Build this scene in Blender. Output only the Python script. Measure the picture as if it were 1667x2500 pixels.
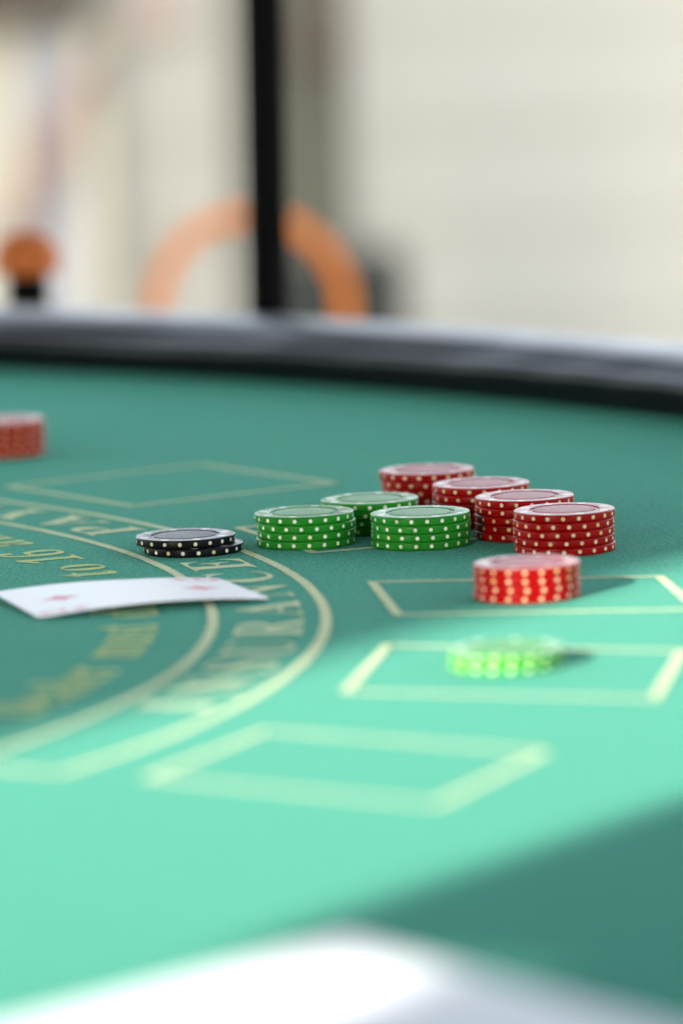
import bpy, bmesh, math, random
from mathutils import Vector, Matrix, noise as mnoise

random.seed(11)
for o in list(bpy.data.objects):
    bpy.data.objects.remove(o)
S = 0.001                                   # layout numbers are millimetres
SC = bpy.context.scene
COL = SC.collection
PI = math.pi

# ------------------------------------------------------------------ camera
CAM_H, PITCH, ROLL, F_PX = 287.5, 0.12721, -0.03535, 13474.6
cam_data = bpy.data.cameras.new('camera')
cam = bpy.data.objects.new('camera', cam_data)
COL.objects.link(cam)
fwd = Vector((0, math.cos(PITCH), -math.sin(PITCH)))
up0 = Vector((0, math.sin(PITCH), math.cos(PITCH)))
X = Vector((1, 0, 0))
right = X * math.cos(ROLL) + up0 * math.sin(ROLL)
up = -X * math.sin(ROLL) + up0 * math.cos(ROLL)
M = Matrix((right, up, -fwd)).transposed().to_4x4()
M.translation = Vector((0, 0, CAM_H * S))
cam.matrix_world = M
cam_data.sensor_fit = 'VERTICAL'
cam_data.sensor_height = 36.0
cam_data.lens = F_PX / 2500 * 36
cam_data.clip_start = 0.05
cam_data.clip_end = 300
cam_data.dof.use_dof = True
cam_data.dof.focus_distance = 2.145
cam_data.dof.aperture_fstop = 5.3
SC.camera = cam

# ------------------------------------------------------------------ light
SUN_EL = math.radians(18.3)
SUN_DIR = Vector((0.56, 0.83, 0)).normalized()        # the way the light travels over the ground
world = bpy.data.worlds.new('World')
SC.world = world
world.use_nodes = True
wn = world.node_tree.nodes
wl = world.node_tree.links
bg = wn['Background']
sky = wn.new('ShaderNodeTexSky')
sky.sky_type = 'NISHITA'
sky.sun_disc = False
sky.sun_elevation = SUN_EL
sky.sun_rotation = math.atan2(-SUN_DIR.x, -SUN_DIR.y)
hs = wn.new('ShaderNodeHueSaturation')
hs.inputs['Saturation'].default_value = 0.45
wl.new(sky.outputs[0], hs.inputs['Color'])
wl.new(hs.outputs[0], bg.inputs[0])
bg.inputs[1].default_value = 0.15

sun_data = bpy.data.lights.new('sun', 'SUN')
sun_data.energy = 2.6
sun_data.angle = math.radians(0.53)
sun_data.color = (1.0, 0.93, 0.84)
sun = bpy.data.objects.new('sun', sun_data)
COL.objects.link(sun)
sd = Vector((SUN_DIR.x * math.cos(SUN_EL), SUN_DIR.y * math.cos(SUN_EL), -math.sin(SUN_EL)))
sun.rotation_euler = sd.to_track_quat('-Z', 'Y').to_euler()
sun.location = (-3, -4, 4)

vs = SC.view_settings
vs.view_transform = 'Standard'
vs.look = 'None'
vs.gamma = 1
vs.use_curve_mapping = False
vs.exposure = 2.5
SC.render.engine = 'CYCLES'
SC.cycles.use_denoising = True
SC.cycles.max_bounces = 8

# ------------------------------------------------------------------ helpers
def link(o, parent=None):
    COL.objects.link(o)
    if parent is not None:
        o.parent = parent
    return o

def tag(o, label=None, cat=None, group=None, kind=None):
    if label: o['label'] = label
    if cat: o['category'] = cat
    if group: o['group'] = group
    if kind: o['kind'] = kind
    return o

def empty(name, loc=(0, 0, 0), rz=0):
    o = bpy.data.objects.new(name, None)
    o.empty_display_size = 0.02
    o.location = Vector(loc) * S
    o.rotation_euler = (0, 0, rz)
    return link(o)

def mesh_obj(name, verts, faces, mat, parent=None, smooth=None, loc=None):
    me = bpy.data.meshes.new(name)
    me.from_pydata([Vector(v) * S for v in verts], [], faces)
    me.validate()
    if smooth is not None:
        for p in me.polygons: p.use_smooth = True
        if smooth < 3: me.set_sharp_from_angle(angle=smooth)
    me.materials.append(mat)
    o = bpy.data.objects.new(name, me)
    if loc is not None: o.location = Vector(loc) * S
    return link(o, parent)

class MB:
    def __init__(self): self.v, self.f = [], []
    def add(self, vs_, fs_):
        n = len(self.v)
        self.v += [tuple(v) for v in vs_]
        self.f += [tuple(i + n for i in f) for f in fs_]
    def box(self, x0, x1, y0, y1, z0, z1, bev=0):
        if bev <= 0:
            vs_ = [(x, y, z) for z in (z0, z1) for x, y in ((x0, y0), (x1, y0), (x1, y1), (x0, y1))]
            self.add(vs_, [(3, 2, 1, 0), (4, 5, 6, 7), (0, 1, 5, 4), (1, 2, 6, 5), (2, 3, 7, 6), (3, 0, 4, 7)])
            return
        b = bmesh.new()
        bmesh.ops.create_cube(b, size=1)
        bmesh.ops.scale(b, vec=(x1 - x0, y1 - y0, z1 - z0), verts=b.verts)
        bmesh.ops.translate(b, vec=((x0 + x1) / 2, (y0 + y1) / 2, (z0 + z1) / 2), verts=b.verts)
        bmesh.ops.bevel(b, geom=list(b.edges), offset=bev, segments=2, affect='EDGES', profile=0.6)
        b.verts.ensure_lookup_table()
        b.verts.index_update()
        self.add([v.co.copy() for v in b.verts], [[v.index for v in f.verts] for f in b.faces])
        b.free()
    def tube(self, pts, r, seg=16, cap=True):
        pts = [Vector(p) for p in pts]
        rings = []
        for i, p in enumerate(pts):
            t = (pts[min(i + 1, len(pts) - 1)] - pts[max(i - 1, 0)]).normalized()
            a = t.orthogonal() if i == 0 else (rings_a - t * rings_a.dot(t))
            a.normalize()
            rings_a = a
            b = t.cross(a)
            rr = r[i] if isinstance(r, (list, tuple)) else r
            rings.append([p + a * math.cos(2 * PI * k / seg) * rr + b * math.sin(2 * PI * k / seg) * rr for k in range(seg)])
        vs_ = [v for ring in rings for v in ring]
        fs_ = []
        for i in range(len(pts) - 1):
            for k in range(seg):
                fs_.append((i * seg + k, i * seg + (k + 1) % seg, (i + 1) * seg + (k + 1) % seg, (i + 1) * seg + k))
        if cap:
            fs_.append(tuple(range(seg - 1, -1, -1)))
            fs_.append(tuple((len(pts) - 1) * seg + k for k in range(seg)))
        self.add(vs_, fs_)
    def lathe(self, prof, seg=96, close_top=True, close_bottom=True):
        vs_, fs_ = [], []
        for r, z in prof:
            for k in range(seg):
                a = 2 * PI * k / seg
                vs_.append((r * math.cos(a), r * math.sin(a), z))
        for i in range(len(prof) - 1):
            for k in range(seg):
                fs_.append((i * seg + k, i * seg + (k + 1) % seg, (i + 1) * seg + (k + 1) % seg, (i + 1) * seg + k))
        if close_bottom: fs_.append(tuple(range(seg - 1, -1, -1)))
        if close_top: fs_.append(tuple((len(prof) - 1) * seg + k for k in range(seg)))
        self.add(vs_, fs_)
    def build(self, name, mat, parent=None, smooth=None, loc=None):
        return mesh_obj(name, self.v, self.f, mat, parent, smooth, loc)

# ------------------------------------------------------------------ materials
class NT:
    def __init__(self, name):
        self.m = bpy.data.materials.new(name)
        self.m.use_nodes = True
        self.t = self.m.node_tree
        self.p = self.t.nodes['Principled BSDF']
    def n(self, kind, **kw):
        nd = self.t.nodes.new('ShaderNode' + kind)
        for k, v in kw.items(): setattr(nd, k, v)
        return nd
    def l(self, a, b): self.t.links.new(a, b)
    def math(self, op, a, b=None, clamp=False):
        nd = self.n('Math', operation=op, use_clamp=clamp)
        for i, v in enumerate((a, b)):
            if v is None: continue
            if isinstance(v, (int, float)): nd.inputs[i].default_value = v
            else: self.l(v, nd.inputs[i])
        return nd.outputs[0]
    def step(self, v, a, b):
        """1 where v < a, 0 where v > b"""
        nd = self.n('MapRange', interpolation_type='SMOOTHSTEP')
        self.l(v, nd.inputs['Value'])
        for k, x in (('From Min', a), ('From Max', b), ('To Min', 1), ('To Max', 0)):
            nd.inputs[k].default_value = x
        return nd.outputs[0]
    def mix(self, fac, a, b, blend='MIX'):
        nd = self.n('Mix', data_type='RGBA', blend_type=blend)
        for i, v in ((0, fac), (6, a), (7, b)):
            if isinstance(v, (int, float)): nd.inputs[i].default_value = v
            elif isinstance(v, tuple): nd.inputs[i].default_value = v if len(v) == 4 else (*v, 1)
            else: self.l(v, nd.inputs[i])
        return nd.outputs[2]
    def noise(self, scale, detail=3, rough=0.55, vec=None, out=0):
        nd = self.n('TexNoise')
        nd.inputs['Scale'].default_value = scale
        nd.inputs['Detail'].default_value = detail
        nd.inputs['Roughness'].default_value = rough
        if vec is not None: self.l(vec, nd.inputs['Vector'])
        return nd.outputs[out]
    def coord(self, which='Object'):
        return self.n('TexCoord').outputs[which]
    def mapping(self, vec, scale=(1, 1, 1), rot=(0, 0, 0)):
        nd = self.n('Mapping')
        nd.inputs['Scale'].default_value = scale
        nd.inputs['Rotation'].default_value = rot
        self.l(vec, nd.inputs['Vector'])
        return nd.outputs[0]
    def bump(self, h, strength, dist):
        nd = self.n('Bump')
        nd.inputs['Strength'].default_value = strength
        nd.inputs['Distance'].default_value = dist
        self.l(h, nd.inputs['Height'])
        self.l(nd.outputs[0], self.p.inputs['Normal'])
    def set(self, **kw):
        for k, v in kw.items():
            key = k.replace('_', ' ')
            if key in self.p.inputs:
                if isinstance(v, tuple) and len(v) == 3: v = (*v, 1)
                if hasattr(v, 'is_linked'): self.l(v, self.p.inputs[key])
                else: self.p.inputs[key].default_value = v
        return self

def plain(name, col, rough=0.5, var=0.15, scale=8, spec=0.5, bump=0.0, bscale=200, metallic=0.0):
    t = NT(name)
    c = t.coord()
    f = t.noise(scale, 5, 0.6, c)
    dark = tuple(x * (1 - var) for x in col)
    lite = tuple(min(1, x * (1 + var)) for x in col)
    t.set(Base_Color=t.mix(f, dark, lite), Roughness=rough, Metallic=metallic)
    t.p.inputs['Specular IOR Level'].default_value = spec
    if bump: t.bump(t.noise(bscale, 4, 0.6, c), bump, 0.001)
    return t.m

def felt_mat(name, col, col2, print_=False):
    t = NT(name)
    c = t.coord()
    fine = t.noise(1250, 3, 0.7, c)
    fib = t.noise(700, 4, 0.75, t.mapping(c, (1, 0.45, 1), (0, 0, 0.5)))
    patch = t.noise(22, 6, 0.68, c)
    g = t.math('ADD', t.math('MULTIPLY', fine, 0.5), t.math('MULTIPLY', fib, 0.5))
    g2 = t.n('MapRange')
    t.l(g, g2.inputs['Value'])
    g2.inputs['From Min'].default_value = 0.44
    g2.inputs['From Max'].default_value = 0.58
    base = t.mix(patch, tuple(x * 0.80 for x in col), tuple(x * 1.20 for x in col))
    base = t.mix(t.math('MULTIPLY', g2.outputs[0], 0.9 if not print_ else 0.6), base, col2)
    t.set(Base_Color=base, Roughness=0.85)
    t.p.inputs['Specular IOR Level'].default_value = 0.02
    t.p.inputs['Sheen Weight'].default_value = 0.13
    t.p.inputs['Sheen Roughness'].default_value = 0.3
    t.p.inputs['Sheen Tint'].default_value = (0.35, 1.0, 0.72, 1)
    t.bump(g, 0.55, 0.0006)
    return t.m

M_FELT = felt_mat('teal_felt', (0.023, 0.168, 0.114), (0.075, 0.365, 0.278))
M_CREAM = felt_mat('cream_felt_print', (0.70, 0.66, 0.39), (0.42, 0.48, 0.28), True)
M_GOLD = felt_mat('gold_felt_print', (0.60, 0.61, 0.22), (0.34, 0.45, 0.19), True)

def chip_rim_mat(name, col, dot):
    t = NT(name)
    c = t.coord()
    sep = t.n('SeparateXYZ')
    sc = t.n('VectorMath', operation='SCALE')
    t.l(c, sc.inputs[0])
    sc.inputs['Scale'].default_value = 1000
    t.l(sc.outputs[0], sep.inputs[0])
    x, y, z = sep.outputs
    th = t.math('ARCTAN2', y, x)
    r = t.math('SQRT', t.math('ADD', t.math('MULTIPLY', x, x), t.math('MULTIPLY', y, y)))
    def cells(n):
        u = t.math('ADD', t.math('MULTIPLY', th, n / (2 * PI)), n)
        fl = t.math('FLOOR', u)
        return t.math('MULTIPLY', t.math('SUBTRACT', t.math('SUBTRACT', u, fl), 0.5), 2 * PI / n), fl
    a, idx = cells(20)
    du = t.math('MULTIPLY', a, 19.5)
    dz = t.math('SUBTRACT', z, 1.62)
    de = t.math('SQRT', t.math('ADD', t.math('MULTIPLY', du, du), t.math('MULTIPLY', dz, dz)))
    edge = t.math('MULTIPLY', t.step(de, 0.70, 0.84), t.math('GREATER_THAN', r, 19.2))
    b, _ = cells(8)
    dt = t.math('MULTIPLY', t.math('SINE', b), r)
    dr = t.math('SUBTRACT', r, 16.5)
    dd = t.math('SQRT', t.math('ADD', t.math('MULTIPLY', dt, dt), t.math('MULTIPLY', dr, dr)))
    top = t.math('MULTIPLY', t.step(dd, 1.55, 1.8), t.math('LESS_THAN', r, 19.2))
    mask = t.math('MAXIMUM', edge, t.math('MULTIPLY', top, 0.75))
    wn_ = t.n('TexWhiteNoise', noise_dimensions='2D')
    cmb = t.n('CombineXYZ')
    t.l(idx, cmb.inputs[0])
    oi = t.n('ObjectInfo')
    t.l(t.math('MULTIPLY', oi.outputs['Random'], 97.0), cmb.inputs[1])
    t.l(cmb.outputs[0], wn_.inputs[0])
    tint = t.math('POWER', wn_.outputs['Value'], 3.0)
    dotc = t.mix(tint, dot, (dot[0] * 0.92, dot[1] * 0.80, dot[2] * 0.45))
    grime = t.noise(420, 4, 0.6, c)
    body = t.mix(grime, tuple(v * 0.86 for v in col), tuple(v * 1.12 for v in col))
    body = t.mix(t.math('MULTIPLY', oi.outputs['Random'], 0.25), body, tuple(v * 0.7 for v in col))
    t.set(Base_Color=t.mix(mask, body, dotc))
    rg = t.math('ADD', t.math('MULTIPLY', t.noise(900, 4, 0.7, c), 0.20), 0.22)
    t.set(Roughness=rg)
    t.p.inputs['Specular IOR Level'].default_value = 0.12
    lines = t.noise(2600, 2, 0.5, t.mapping(c, (0.03, 0.03, 1)))
    t.bump(t.math('ADD', t.math('MULTIPLY', lines, 0.6), t.noise(700, 3, 0.6, c)), 0.10, 0.0003)
    return t.m

def chip_inlay_mat(name, col):
    t = NT(name)
    c = t.coord()
    oi = t.n('ObjectInfo')
    t.set(Base_Color=t.mix(t.noise(600, 4, 0.6, c), tuple(v * 0.8 for v in col), tuple(v * 1.15 for v in col)))
    t.set(Roughness=t.math('ADD', t.math('MULTIPLY', t.noise(500, 5, 0.7, c), 0.3), 0.28))
    t.p.inputs['Specular IOR Level'].default_value = 0.15
    t.bump(t.noise(1500, 3, 0.6, c), 0.25, 0.0004)
    return t.m

CHIP_COL = {
    'green': ((0.017, 0.235, 0.016), (0.80, 0.81, 0.68)),
    'red': ((0.31, 0.001, 0.002), (0.70, 0.59, 0.35)),
    'black': ((0.006, 0.006, 0.007), (0.74, 0.74, 0.60)),
}
# ------------------------------------------------------------------ ground and building behind
M_GROUND = plain('pale_paving', (0.42, 0.39, 0.34), 0.85, 0.2, 3, 0.3, 0.3, 60)
FLOOR = -760
g = MB()
g.add([(-60000, -60000, FLOOR), (60000, -60000, FLOOR), (60000, 60000, FLOOR), (-60000, 60000, FLOOR)], [(0, 1, 2, 3)])
tag(g.build('ground', M_GROUND), kind='structure')

M_SIDING = plain('pale_grey_siding', (0.45, 0.43, 0.365), 0.6, 0.07, 1.3, 0.3)
M_CREAMW = plain('cream_window_paint', (0.60, 0.54, 0.39), 0.5, 0.06, 3)
M_BLIND = plain('lavender_grey_blind', (0.43, 0.43, 0.44), 0.6, 0.10, 2)
M_CURTAIN = plain('dusty_pink_curtain', (0.40, 0.26, 0.21), 0.8, 0.2, 5)
M_HEADER = plain('dark_brown_timber', (0.065, 0.048, 0.030), 0.6, 0.25, 12)
M_OLIVE = plain('olive_grey_paint', (0.075, 0.073, 0.048), 0.5, 0.2, 4)
M_BROWN = plain('rusty_brown_bracket', (0.07, 0.050, 0.033), 0.6, 0.3, 20)

bld = tag(empty('clapboard_fence', (0, 8000, FLOOR)),
          'pale grey clapboard fence wall blurred across the whole background', 'fence')
wb = MB()
y0, H_W, BOARD = 0, 1460, 146
z = 0
while z < H_W:                                       # lapped boards, each leaning out at its foot
    z1 = min(z + BOARD, H_W)
    wb.add([(-4200, y0 - 9, z), (5200, y0 - 9, z), (5200, y0 - 2, z1), (-4200, y0 - 2, z1)], [(0, 1, 2, 3)])
    wb.add([(-4200, y0 - 2, z), (5200, y0 - 2, z), (5200, y0 - 9, z), (-4200, y0 - 9, z)], [(3, 2, 1, 0)])
    z = z1
wb.box(-4200, 5200, 2, 60, 0, H_W)
wb.build('wall', M_SIDING, bld)
rb = MB(); rb.box(-4220, 5220, -30, 80, H_W + 1, H_W + 36, 6); rb.build('cap_board', M_SIDING, bld)
#  window at the left of the view
WX0, WX1, WZ0, WZ1 = -476, -322, 150, 752
fr = MB()
fr.box(WX1 - 30, WX1, -48, -17, WZ0, WZ1)
fr.box(WX0, WX0 + 30, -48, -17, WZ0, WZ1)
fr.box(WX0 + 30, WX1 - 30, -48, -17, WZ0, WZ0 + 30)
win = fr.build('window', M_CREAMW, bld)
b_ = MB(); b_.box(WX0 + 30, WX1 - 30, -22, -17.5, WZ0 + 30, WZ1); b_.build('blind', M_BLIND, win)
hd = MB(); hd.box(WX0 - 90, -338, -90, -17, WZ1 - 2, WZ1 + 150, 6); hd.build('lintel', M_HEADER, win)
cu = MB()                                            # a curtain swath drawn to one side
n = 14
vv, ff = [], []
for i in range(n + 1):
    s_ = i / n
    zz = 440 + 260 * s_
    xc = -464 + 134 * s_ ** 1.1
    wd = 15 + 8 * math.sin(s_ * PI)
    for k in range(9):
        q_ = k / 8 - 0.5
        vv.append((xc + q_ * 2 * wd, -56 - 5 * math.cos(q_ * 6 * PI), zz))
for i in range(n):
    for k in range(8):
        a = i * 9 + k
        ff.append((a, a + 1, a + 10, a + 9))
cu.add(vv, ff)
cu.build('curtain', M_CURTAIN, win)
#  broad olive post standing in front of the fence
dpo = tag(empty('square_post', (0, 8000, FLOOR)), 'broad olive grey square post with brown bracket just before the pale fence', 'post')
dp = MB(); dp.box(-135, 32, -330, -260, 0, 2600, 8); dp.build('shaft', M_OLIVE, dpo)
br = MB(); br.box(-40, 34, -352, -332, 690, 775, 6); br.box(8, 34, -372, -353, 660, 830, 4); br.build('bracket', M_BROWN, dpo)

#  low dark planter at the foot of the wall
M_PLANTER = plain('dark_green_grey_planter', (0.018, 0.021, 0.015), 0.6, 0.3, 10)
pl = tag(empty('planter_box', (0, 6900, FLOOR)), 'low dark grey green planter box in front of the clapboard wall', 'planter')
pb = MB(); pb.box(-90, 92, -80, 80, 0, 490, 6); pb.build('box', M_PLANTER, pl)
ps = MB(); ps.box(-80, 82, -70, 70, 490.5, 494); ps.build('soil', M_HEADER, pl)

#  thin orange tubular arch
M_ORANGE = plain('orange_enamel', (0.95, 0.24, 0.004), 0.5, 0.05, 6, 0.2)
ar = tag(empty('hoop_stand', (-63.3, 4200, FLOOR)), 'thin orange tubular hoop standing behind the far table rail', 'hoop')
AR, AZ = 72, 668
pts = [(-AR, 0, 0)] + [(-AR, 0, AZ * k / 8) for k in range(1, 8)]
pts += [(-AR * math.cos(PI * k / 40), 0, AZ + AR * math.sin(PI * k / 40)) for k in range(41)]
pts += [(AR, 0, AZ * k / 8) for k in range(7, -1, -1)]
t_ = MB(); t_.tube(pts, 6.3, 18); t_.build('arch', M_ORANGE, ar, smooth=1.0)
bp = MB(); bp.box(-AR - 30, AR + 30, -40, 40, 0, 10, 2); bp.build('base', M_ORANGE, ar)

#  black pole just outside the rail
M_BLACK = plain('black_powder_coat', (0.0025, 0.0025, 0.0025), 0.7, 0.2, 40, 0.04)
po = tag(empty('pole_and_unseen_canopy', (-35.6, 2960, FLOOR)), 'thin black upright pole of an unseen canopy just beyond the far table rail', 'canopy pole')
pm = MB(); pm.tube([(-14.5, 0, 8), (30, 0, 2300)], 11.2, 24); pm.build('pole', M_BLACK, po, smooth=1.0)
pm = MB(); pm.lathe([(110, 0), (110, 6), (104, 10), (26, 14), (25, 26), (24, 40)], 48); pm.build('base', M_BLACK, po, smooth=0.6)

CF = 950  # unseen canopy, put in overhead to darken near felt and rail reflections
M_SHADE = plain('charcoal_canopy_cloth', (0.045, 0.046, 0.048), 0.85, 0.1, 4, 0.2)
for px_, py_ in ((-2000, CF), (2000, CF), (-2000, -4000), (2000, -4000)):
    pm = MB(); pm.tube([(px_, py_, 0), (px_, py_, 2230)], 14, 16); pm.build('corner_post', M_BLACK, po, smooth=1.0)
pm = MB()
NX, NY = 20, 20

def cz(u, v): return 2250 + 90 * (1 - (2 * u - 1) ** 2) + 26 * math.sin(v * 5 * PI) ** 2
grid = [(-2050 + 4100 * u / NX, CF + 60 - (4100 + CF) * v / NY, cz(u / NX, v / NY)) for u in range(NX + 1) for v in range(NY + 1)]
ng_ = len(grid)
gf = []
for u in range(NX):
    for v in range(NY):
        a = u * (NY + 1) + v
        gf += [(a, a + NY + 1, a + NY + 2, a + 1), (a + 1 + ng_, a + NY + 2 + ng_, a + NY + 1 + ng_, a + ng_)]
pm.add(grid + [(x, y, z - 4) for x, y, z in grid], gf)
pm.build('unseen_roof_cloth', M_SHADE, po, smooth=4)

#  black bollard with an orange cap
bo = tag(empty('bollard', (-168.5, 3040, FLOOR)), 'black bollard with rounded orange cap at the left behind the rail', 'bollard')
bm_ = MB(); bm_.lathe([(30, 0), (30, 6), (10.5, 8), (11.5, 795), (11, 796)], 40); bm_.build('post', M_BLACK, bo, smooth=0.6)
bm_ = MB(); bm_.lathe([(11, 796.5), (18, 798), (19, 804), (18, 812), (12, 819), (2, 822)], 40); bm_.build('cap', plain('dull_orange_cap', (0.44, 0.12, 0.025), 0.6, 0.1, 30, 0.2), bo, smooth=0.8)

#  pale pink round plate on the fence
M_PINK = plain('pale_pink_paint', (0.52, 0.40, 0.34), 0.7, 0.06, 8)
ln = MB(); ln.lathe([(40, 0), (40, 5), (38, 7), (4, 7)], 40)
lo = ln.build('round_plate', M_PINK, None, loc=(-254, 7982, 8)); lo.rotation_euler = (PI / 2, 0, 0)
tag(lo, 'faint pale pink round plate hung on the fence near the top left', 'plate')

# ------------------------------------------------------------------ unseen screens, added to cast the shade (outside the frame)
M_CANVAS = plain('dark_green_canvas', (0.05, 0.065, 0.055), 0.85, 0.1, 3, 0.2, 0.2, 300)
M_POST = plain('aluminium_post', (0.35, 0.35, 0.36), 0.4, 0.1, 10, 0.5, metallic=0.7)
def screen(loc, ang, length, height, label, cut=None):
    e = tag(empty('added_shade_screen', (loc[0], loc[1], FLOOR), ang), label, 'screen')
    m_ = MB()
    if cut:                                          # lower front corner cut back to let sun onto the paper
        m_.add([(x, y, z) for y in (-6, 6) for x, z in ((cut[0], 60), (length, 60), (length, height), (0, height), (0, cut[1]), (cut[0], cut[1]))],
               [(0, 1, 2, 3, 4, 5), (11, 10, 9, 8, 7, 6)] + [(i, i + 6, (i + 1) % 6 + 6, (i + 1) % 6) for i in range(6)])
    else:
        m_.box(0, length, -6, 6, 60, height, 3)
    m_.build('canvas', M_CANVAS, e)
    x_first = cut[0] + 40 if cut else 30
    n_ = int(length / 1200) + 1
    for k in range(n_ + 1):
        x = x_first + (length - 30 - x_first) * k / n_
        m_ = MB(); m_.box(x - 16, x + 16, 7, 40, 0, height + 20, 3); m_.build('post', M_POST, e)
    m_ = MB(); m_.box(0, length, 7, 34, height + 21, height + 50, 3); m_.build('top_rail', M_POST, e)
T_SH = 5600
U = Vector((27, 1908)) - Vector(SUN_DIR.xy) * T_SH
L = Vector((38, 1486)) - Vector(SUN_DIR.xy) * 2300
pa = math.atan2(SUN_DIR.x, -SUN_DIR.y)               # along (-dy, dx): away to the left
screen(U, math.atan2(SUN_DIR.x, -SUN_DIR.y), 5600, 4800, 'unseen long dark green screen added on the left to shade table and wall')
screen(L, math.atan2(-SUN_DIR.x, SUN_DIR.y), 2600, 3600, 'unseen short dark green screen added to shade the near side of the table', (90, 1480))

# ------------------------------------------------------------------ the table
CEN = Vector((-595.8, 1945.7))
AX = math.radians(20.2)
ux, uy = Vector((math.cos(AX), math.sin(AX))), Vector((-math.sin(AX), math.cos(AX)))
def ax(p, q): return CEN + ux * p + uy * q
table = tag(empty('blackjack_table', (0, 0, 0)), 'green felt blackjack table with cream printed layout and padded black rail', 'table')
KX, RR, HW, X0 = -354, 1297, 1070, -70
phi1 = math.asin(HW / RR)
path = []                                            # (point, outward normal)
NSEG = 520
xc_ = KX + RR * math.cos(phi1)
for k in range(40):
    p = X0 + (xc_ - X0) * k / 40
    path.append((ax(p, -HW), -uy))
for k in range(NSEG + 1):
    a = -phi1 + 2 * phi1 * k / NSEG
    path.append((ax(KX + RR * math.cos(a), RR * math.sin(a)), ux * math.cos(a) + uy * math.sin(a)))
for k in range(39, -1, -1):
    p = X0 + (xc_ - X0) * k / 40
    path.append((ax(p, HW), uy))
#  felt slab
outl = [p + nrm * 20 for p, nrm in path]
nv = len(outl)
vv = [(p.x, p.y, 0) for p in outl] + [(p.x, p.y, -22) for p in outl]
ff = [tuple(range(nv)), tuple(range(2 * nv - 1, nv - 1, -1))]
ff += [(i, i + nv, (i + 1) % nv + nv, (i + 1) % nv) for i in range(nv)]
mesh_obj('felt_top', vv, ff, M_FELT, table)

#  padded rail, swept along the edge
t = NT('black_vinyl')
c = t.coord()
t.set(Base_Color=t.mix(t.noise(60, 4, 0.6, c), (0.006, 0.006, 0.007), (0.012, 0.012, 0.014)))
t.set(Roughness=t.math('ADD', t.math('MULTIPLY', t.noise(30, 3, 0.6, c), 0.14), 0.27))
t.p.inputs['Specular IOR Level'].default_value = 0.28
t.bump(t.noise(900, 2, 0.5, c), 0.15, 0.0004)
M_VINYL = t.m
prof = [(24, -20), (12, -5), (7.5, -0.5), (5.2, 2), (3.0, 5), (0.2, 8.5), (-2.6, 12), (-4.0, 15.4), (-3.0, 18.6), (-0.2, 20.6), (2.6, 21.2), (3.8, 20.4),
        (5.4, 21.8), (7.6, 24.2), (11, 26.8), (15, 29.0), (20, 30.6), (27, 31.8), (36, 32.4), (46, 32.3), (56, 30.6), (64, 27), (70, 19), (73, 10), (74, -2), (72, -16), (66, -28), (54, -34), (34, -34), (24, -28)]
prof = [(o_, z_ if z_ < 15 else 15 + (z_ - 15) * 0.82) for o_, z_ in prof]
vv, ff = [], []
npf = len(prof)
for i, (p, nrm) in enumerate(path):
    for j, (o_, z_) in enumerate(prof):
        s_ = i * 5.2
        wr = mnoise.noise(Vector((s_ * 0.009 + z_ * 0.035, z_ * 0.05, 3.1))) * 2.6 + mnoise.noise(Vector((s_ * 0.028 + z_ * 0.07, z_ * 0.03, 9.4))) * 0.9
        k_ = max(0.0, min(1.0, (z_ - 1) / 6)) * (1.0 if o_ < 9 else 0.35)
        q_ = p + nrm * (o_ - wr * k_)
        vv.append((q_.x, q_.y, z_ + wr * 0.25 * k_))
for i in range(len(path) - 1):
    for j in range(npf):
        a, b2 = i * npf + j, i * npf + (j + 1) % npf
        ff.append((a, b2, b2 + npf, a + npf))
ff.append(tuple(range(npf)))
ff.append(tuple((len(path) - 1) * npf + j for j in range(npf - 1, -1, -1)))
mesh_obj('rail', vv, ff, M_VINYL, table, smooth=4)
#  frame and legs below
ap = MB()
inl = [p - nrm * 60 for p, nrm in path[::20]]
ni = len(inl)
ap.add([(p.x, p.y, -22.5) for p in inl] + [(p.x, p.y, -95) for p in inl],
       [tuple(range(2 * ni - 1, ni - 1, -1)), tuple(range(ni))] + [(i, i + ni, (i + 1) % ni + ni, (i + 1) % ni) for i in range(ni)])
ap.build('apron', M_HEADER, table)
for p, q in ((40, -780), (40, 780), (640, -480), (640, 480)):
    w = ax(p, q)
    m_ = MB(); m_.box(w.x - 35, w.x + 35, w.y - 35, w.y + 35, FLOOR, -96, 4); m_.build('leg', M_HEADER, table)

#  printed layout: ragged edged felt print
ZP = 0.22
def pol(r, th): return Vector((CEN.x + r * math.cos(math.radians(th)), CEN.y + r * math.sin(math.radians(th))))
def ragged(name, pts, width, mat, closed=False):
    """a band of print along a polyline, with a fibre-rough edge"""
    P = []
    for i in range(len(pts) - (0 if closed else 1)):
        a, b2 = pts[i], pts[(i + 1) % len(pts)]
        n_ = max(1, int((b2 - a).length / 0.8))
        for k in range(n_): P.append(a.lerp(b2, k / n_))
    if not closed: P.append(pts[-1])
    vv, ff = [], []
    N = len(P)
    for i, p in enumerate(P):
        a = P[(i - 1) % N] if (closed or i > 0) else P[i]
        b2 = P[(i + 1) % N] if (closed or i < N - 1) else P[i]
        tg = (b2 - a).normalized()
        nn = Vector((-tg.y, tg.x))
        sc_ = 1.0
        if closed or 0 < i < N - 1:                 # mitre at corners
            t1, t2 = (p - a).normalized(), (b2 - p).normalized()
            cs = max(0.5, math.sqrt(max(0, (1 + t1.dot(t2)) / 2)))
            sc_ = 1 / cs
        e1, e2 = random.uniform(-0.28, 0.28), random.uniform(-0.28, 0.28)
        l1 = p + nn * (width / 2 * sc_ + e1)
        l2 = p - nn * (width / 2 * sc_ + e2)
        vv += [(l1.x, l1.y, ZP), (l2.x, l2.y, ZP)]
    for i in range(N if closed else N - 1):
        j = (i + 1) % N
        ff.append((2 * i, 2 * i + 1, 2 * j + 1, 2 * j))
    o = mesh_obj(name, vv, ff, mat, table)
    return o
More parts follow.
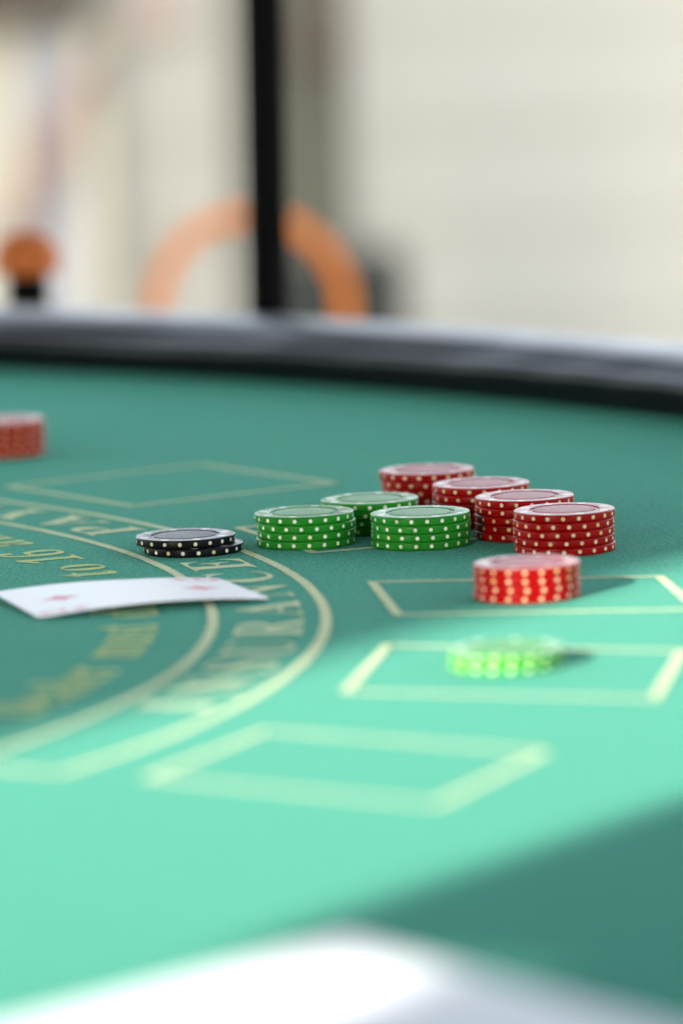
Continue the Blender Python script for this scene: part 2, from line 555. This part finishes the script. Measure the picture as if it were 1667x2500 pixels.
R_OUT, R_IN, TH0, TH1 = 589.0, 548.6, -30.4, 71.0
loop = [pol(R_OUT, TH0 + (TH1 - TH0) * k / 240) for k in range(241)] + [pol(R_IN, TH1 + (TH0 - TH1) * k / 240) for k in range(241)]
ragged('insurance_band', loop, 3.9, M_CREAM, True)

boxes = [
    [(-143.7, 2374), (-60.8, 2428.9), (-2.2, 2345.3), (-87.1, 2290.6)],
    [(-41.8, 2208.8), (55.5, 2246.0), (86.3, 2162.7), (-11.0, 2125.5)],
    [(10.4, 2038.0), (116.6, 2026.2), (125.1, 1939.9), (18.9, 1951.7)],
    [(14.3, 1880.4), (113.3, 1844.7), (98.0, 1747.6), (-1.0, 1783.3)],
    [(-60.9, 1634.4), (-26.2, 1712.0), (59.0, 1654.1), (24.2, 1572.5)],
]
for q in boxes:
    ragged('betting_box', [Vector(v) for v in q], 3.7, M_CREAM, True)

#  lettering: serif glyphs laid along an arc, their feet outward
_glyphs = {}
def glyph(ch):
    if ch not in _glyphs:
        code = ch
        if 'A' <= ch <= 'Z': code = chr(0x1D400 + ord(ch) - 65)
        elif 'a' <= ch <= 'z': code = chr(0x1D41A + ord(ch) - 97)
        elif '0' <= ch <= '9': code = chr(0x1D7CE + ord(ch) - 48)
        cu_ = bpy.data.curves.new('glyph', 'FONT')
        cu_.body = code
        cu_.size = 1
        cu_.resolution_u = 6
        ob = bpy.data.objects.new('glyph', cu_)
        COL.objects.link(ob)
        bpy.context.view_layer.update()
        me = bpy.data.meshes.new_from_object(ob.evaluated_get(bpy.context.evaluated_depsgraph_get()))
        vs_ = [v.co.copy() for v in me.vertices]
        fs_ = [tuple(p.vertices) for p in me.polygons]
        bpy.data.objects.remove(ob)
        bpy.data.curves.remove(cu_)
        bpy.data.meshes.remove(me)
        xs = [v.x for v in vs_] or [0, 0.3]
        _glyphs[ch] = (vs_, fs_, min(xs), max(xs))
    return _glyphs[ch]
CAPH = max(v.y for v in glyph('E')[0])
def arc_letters(name, items, rb, caph, mat, ysquash=1.0):
    """items: (char, start angle, end angle)"""
    mb = MB()
    for ch, a0, a1 in items:
        vs_, fs_, x0, x1 = glyph(ch)
        out = []
        for v in vs_:
            s_ = (v.x - x0) / (x1 - x0)
            rr_ = rb - v.y / CAPH * caph
            p = pol(rr_, a0 + (a1 - a0) * s_)
            out.append((p.x, p.y, ZP))
        mb.add(out, fs_)
    return mb.build(name, mat, table)
def word(txt, a0, a1, gap=0.10):
    ws = [glyph(c_)[3] - glyph(c_)[2] for c_ in txt]
    tot = sum(ws) + gap * (len(txt) - 1)
    res, x = [], 0
    for c_, w in zip(txt, ws):
        res.append((c_, a0 + (a1 - a0) * x / tot, a0 + (a1 - a0) * (x + w) / tot))
        x += w + gap
    return res
arc_letters('insurance_lettering', [('I', -19.1, -17.4), ('N', -16.0, -12.5), ('S', -11.4, -9.0), ('U', -8.0, -4.6), ('R', -3.4, 0.4),
             ('A', 1.4, 5.0), ('N', 6.2, 9.5), ('C', 10.5, 13.3), ('E', 14.3, 17.2)], 581.0, 24.0, M_CREAM)
arc_letters('pays_lettering', [('P', 27.0, 29.9), ('A', 30.2, 33.6), ('Y', 34.3, 37.7), ('S', 38.6, 41.0)], 581.0, 24.0, M_CREAM)
for txt, a0, a1 in (('Dealer', -21.0, -10.2), ('must', -7.8, 0.4), ('draw', 2.6, 11.6), ('to', 15.2, 18.9), ('16', 20.3, 24.3), ('and', 26.4, 32.8)):
    arc_letters('gold_lettering', word(txt, a0, a1), 529.0, 24.0, M_GOLD)

# ------------------------------------------------------------------ poker chips
RIM_PROF = [(18.9, 0), (19.25, 0.08), (19.46, 0.30), (19.5, 0.5), (19.5, 2.72), (19.46, 2.90), (19.28, 3.10), (18.95, 3.19), (18.6, 3.2),
            (13.62, 3.2), (13.48, 3.15), (13.42, 2.72), (12.0, 2.66), (3, 2.66)]
rim_me, inlay_me = {}, {}
def ring_mesh(name, prof_, mat):
    mb = MB(); mb.lathe(prof_, 112)
    o = mb.build(name, mat, None, smooth=0.7)
    me = o.data
    bpy.data.objects.remove(o)
    return me
for cn, (cc, dc) in CHIP_COL.items():
    rim_me[cn] = ring_mesh('rim', RIM_PROF, chip_rim_mat(cn + '_chip_rim', cc, dc))
    inlay_me[cn] = ring_mesh('inlay', [(12.1, 2.67), (12.1, 3.02), (12.0, 3.10), (11.8, 3.14), (6, 3.15), (0.5, 3.15)], chip_inlay_mat(cn + '_chip_inlay', cc))
ORD = {1: ['only'], 2: ['bottom', 'top'], 4: ['bottom', 'second lowest', 'second highest', 'top'],
       5: ['bottom', 'second lowest', 'middle', 'second highest', 'top']}
PITCH_CHIP = 3.22
proto = {}
def chip(color, loc, rz, label, group, tilt=(0, 0)):
    if color not in proto:
        e = empty('poker_chip')
        for nm, me in (('rim', rim_me[color]), ('inlay', inlay_me[color])):
            link(bpy.data.objects.new(nm, me), e)
        proto[color] = e
    else:
        src = proto[color]
        e = src.copy()
        COL.objects.link(e)
        for ch in src.children:
            d = ch.copy()
            COL.objects.link(d)
            d.parent = e
    e.location = Vector(loc) * S
    e.rotation_euler = (tilt[0], tilt[1], rz)
    tag(e, label, 'poker chip', group)
    return e
def stack(color, x, y, n, where, offs=None, turn=None):
    for k in range(n):
        o_ = offs[k] if offs else (random.uniform(-0.35, 0.35), random.uniform(-0.35, 0.35))
        chip(color, (x + o_[0], y + o_[1], 0.12 + k * PITCH_CHIP), random.uniform(0, 2 * PI) if turn is None else turn + random.uniform(-0.03, 0.03),
             f'{ORD[n][k]} {color} chip of the {where}', f'{color} chips of the {where}')
stack('green', -14.5, 2153.0, 4, 'green stack nearest the black chips', [(0.15, 0), (0.7, 0.2), (0.45, -0.2), (-0.25, -0.1)])
stack('green', 30.6, 2139.0, 4, 'green stack standing against the red row', [(-0.1, 0), (-0.05, 0.1), (0.25, -0.3), (0.05, 0.1)])
stack('green', 11.6, 2187.3, 4, 'green stack behind the two front green stacks')
stack('red', 35.6, 2251.0, 5, 'farthest red stack of the row of four', [(0.4, 0), (0.2, 0.2), (0.8, 0), (0.6, 0), (-0.2, 0)])
stack('red', 56.1, 2198.5, 5, 'red stack second from the back of the row', [(0, 0), (0.2, 0.2), (-0.2, 0), (0.1, 0), (0.1, 0.1)])
stack('red', 71.9, 2153.4, 5, 'red stack third from the back of the row', [(-0.3, 0), (-0.35, 0.2), (-0.25, 0), (0.1, 0.2), (0.1, 0)])
stack('red', 85.4, 2107.4, 5, 'nearest red stack of the row of four', [(0.0, 0), (-0.3, 0.2), (-0.25, -0.1), (-0.1, 0), (0.15, 0)])
stack('red', 66.3, 1986.0, 4, 'sunlit red stack inside a betting box', [(-0.1, 0), (0.1, 0.1), (0, -0.1), (0.1, 0)], 0.1)
stack('red', -153.0, 2496.0, 5, 'blurred red stack at the far left edge')
stack('green', 53.2, 1825.5, 2, 'bright sunlit green pair in the near betting box', [(0, 0), (0.5, 0.4)], 0.2)
stack('black', -58.4, 2142.4, 2, 'black pair beside the printed word', [(0, 0), (-3.1, 2.4)])

# ------------------------------------------------------------------ playing card
t = NT('card_stock')
c = t.coord()
t.set(Base_Color=t.mix(t.noise(90, 3, 0.5, c), (0.53, 0.515, 0.495), (0.57, 0.555, 0.535)), Roughness=0.38)
M_CARD = t.m
M_RED = plain('card_red_ink', (0.62, 0.02, 0.06), 0.45, 0.1, 200)
ca = tag(empty('playing_card', (-78.5, 2014.5, 0), math.radians(18.5)), 'white two of diamonds playing card lying bowed on the felt', 'playing card')
CL, CW = 88.0, 63.0
def card_z(u, v):
    return 0.5 + 2.4 * (1 - (2 * u / CL) ** 2) + 1.3 * max(0, -u / CL + 0.1) * (0.5 + v / CW) * 2
nu, nw = 44, 24
vv, ff = [], []
def rc(u, v):                                        # rounded corners
    R_ = 3.2
    du = abs(u) - (CL / 2 - R_); dv = abs(v) - (CW / 2 - R_)
    if du > 0 and dv > 0:
        d = math.hypot(du, dv)
        if d > R_:
            u = math.copysign(CL / 2 - R_ + du * R_ / d, u); v = math.copysign(CW / 2 - R_ + dv * R_ / d, v)
    return u, v
us = [-CL / 2 + CL * i / nu for i in range(nu + 1)]
ws = [-CW / 2 + CW * j / nw for j in range(nw + 1)]
for dz in (0.3, 0.0):
    for u in us:
        for v in ws:
            a, b2 = rc(u, v)
            vv.append((a, b2, card_z(a, b2) + dz))
n1 = (nu + 1) * (nw + 1)
def ci(i, j): return i * (nw + 1) + j
for i in range(nu):
    for j in range(nw):
        q = (ci(i, j), ci(i + 1, j), ci(i + 1, j + 1), ci(i, j + 1))
        ff.append(q); ff.append(tuple(x + n1 for x in reversed(q)))
ring_ = [ci(i, 0) for i in range(nu + 1)] + [ci(nu, j) for j in range(1, nw + 1)] + [ci(i, nw) for i in range(nu - 1, -1, -1)] + [ci(0, j) for j in range(nw - 1, 0, -1)]
for k in range(len(ring_)):
    a, b2 = ring_[k], ring_[(k + 1) % len(ring_)]
    ff.append((a, a + n1, b2 + n1, b2))
mesh_obj('card_sheet', vv, ff, M_CARD, ca, smooth=0.9)
def on_card(name, pts2, faces):
    return mesh_obj(name, [(a, b2, card_z(a, b2) + 0.36) for a, b2 in pts2], faces, M_RED, ca)
def diamond(cx, cy, hl, hw):
    N = 8
    pts_, e = [(cx, cy)], []
    cor = [(hl, 0), (0, hw), (-hl, 0), (0, -hw)]
    for q in range(4):
        (xa, ya), (xb, yb) = cor[q], cor[(q + 1) % 4]
        for k in range(N):
            s_ = k / N
            bow = 1 - 0.22 * math.sin(PI * s_)
            pts_.append((cx + (xa + (xb - xa) * s_) * bow, cy + (ya + (yb - ya) * s_) * bow))
    return pts_, [(0, 1 + k, 1 + (k + 1) % (4 * N)) for k in range(4 * N)]
for sx in (-1, 1):
    on_card('pip', *diamond(sx * 27, 0, 8.0, 6.2))
    # corner index: digit and small diamond, reading across the short edge
    vs_, fs_, gx0, gx1 = glyph('2')
    gh = max(v.y for v in vs_)
    pts2 = []
    for v in vs_:
        a = (v.y / gh - 0.5) * 9.5
        b2 = ((v.x - (gx0 + gx1) / 2) / (gx1 - gx0)) * 5.5
        pts2.append((sx * (37.0 + a), sx * (25.5 - 0) * 1.0 + -sx * b2))
    on_card('index', pts2, fs_)
    on_card('small_pip', *diamond(sx * 26.5, sx * 25.5, 4.0, 2.9))

# ------------------------------------------------------------------ stack of white paper at the near edge
M_PAPER = plain('white_paper', (0.90, 0.91, 0.93), 0.7, 0.03, 20, 0.3)
d1, d2 = Vector((-0.665, -0.747)), Vector((0.535, -0.845))
corner = Vector((-2.2, 1350.0))
pp = tag(empty('paper_stack', (corner.x, corner.y, 0)), 'blank white paper sheets with one corner pointing into the table at the bottom', 'paper')
for k in range(4):
    j1, j2 = random.uniform(-1.0, 0), random.uniform(-1.0, 0)
    rot = random.uniform(-0.006, 0.006)
    zb = 0.3 + k * 2.0
    q = [Vector((0, 0)), d1 * 210, d1 * 210 + d2 * 297, d2 * 297]
    q = [v - (d1 * j1 + d2 * j2) * 0.0 + Vector((-rot * v.y, rot * v.x)) for v in q]
    m_ = MB()
    m_.add([(v.x, v.y, zb) for v in q] + [(v.x, v.y, zb + 1.95) for v in q],
           [(0, 1, 2, 3), (7, 6, 5, 4), (4, 5, 1, 0), (5, 6, 2, 1), (6, 7, 3, 2), (7, 4, 0, 3)])
    m_.build('sheet', M_PAPER, pp)
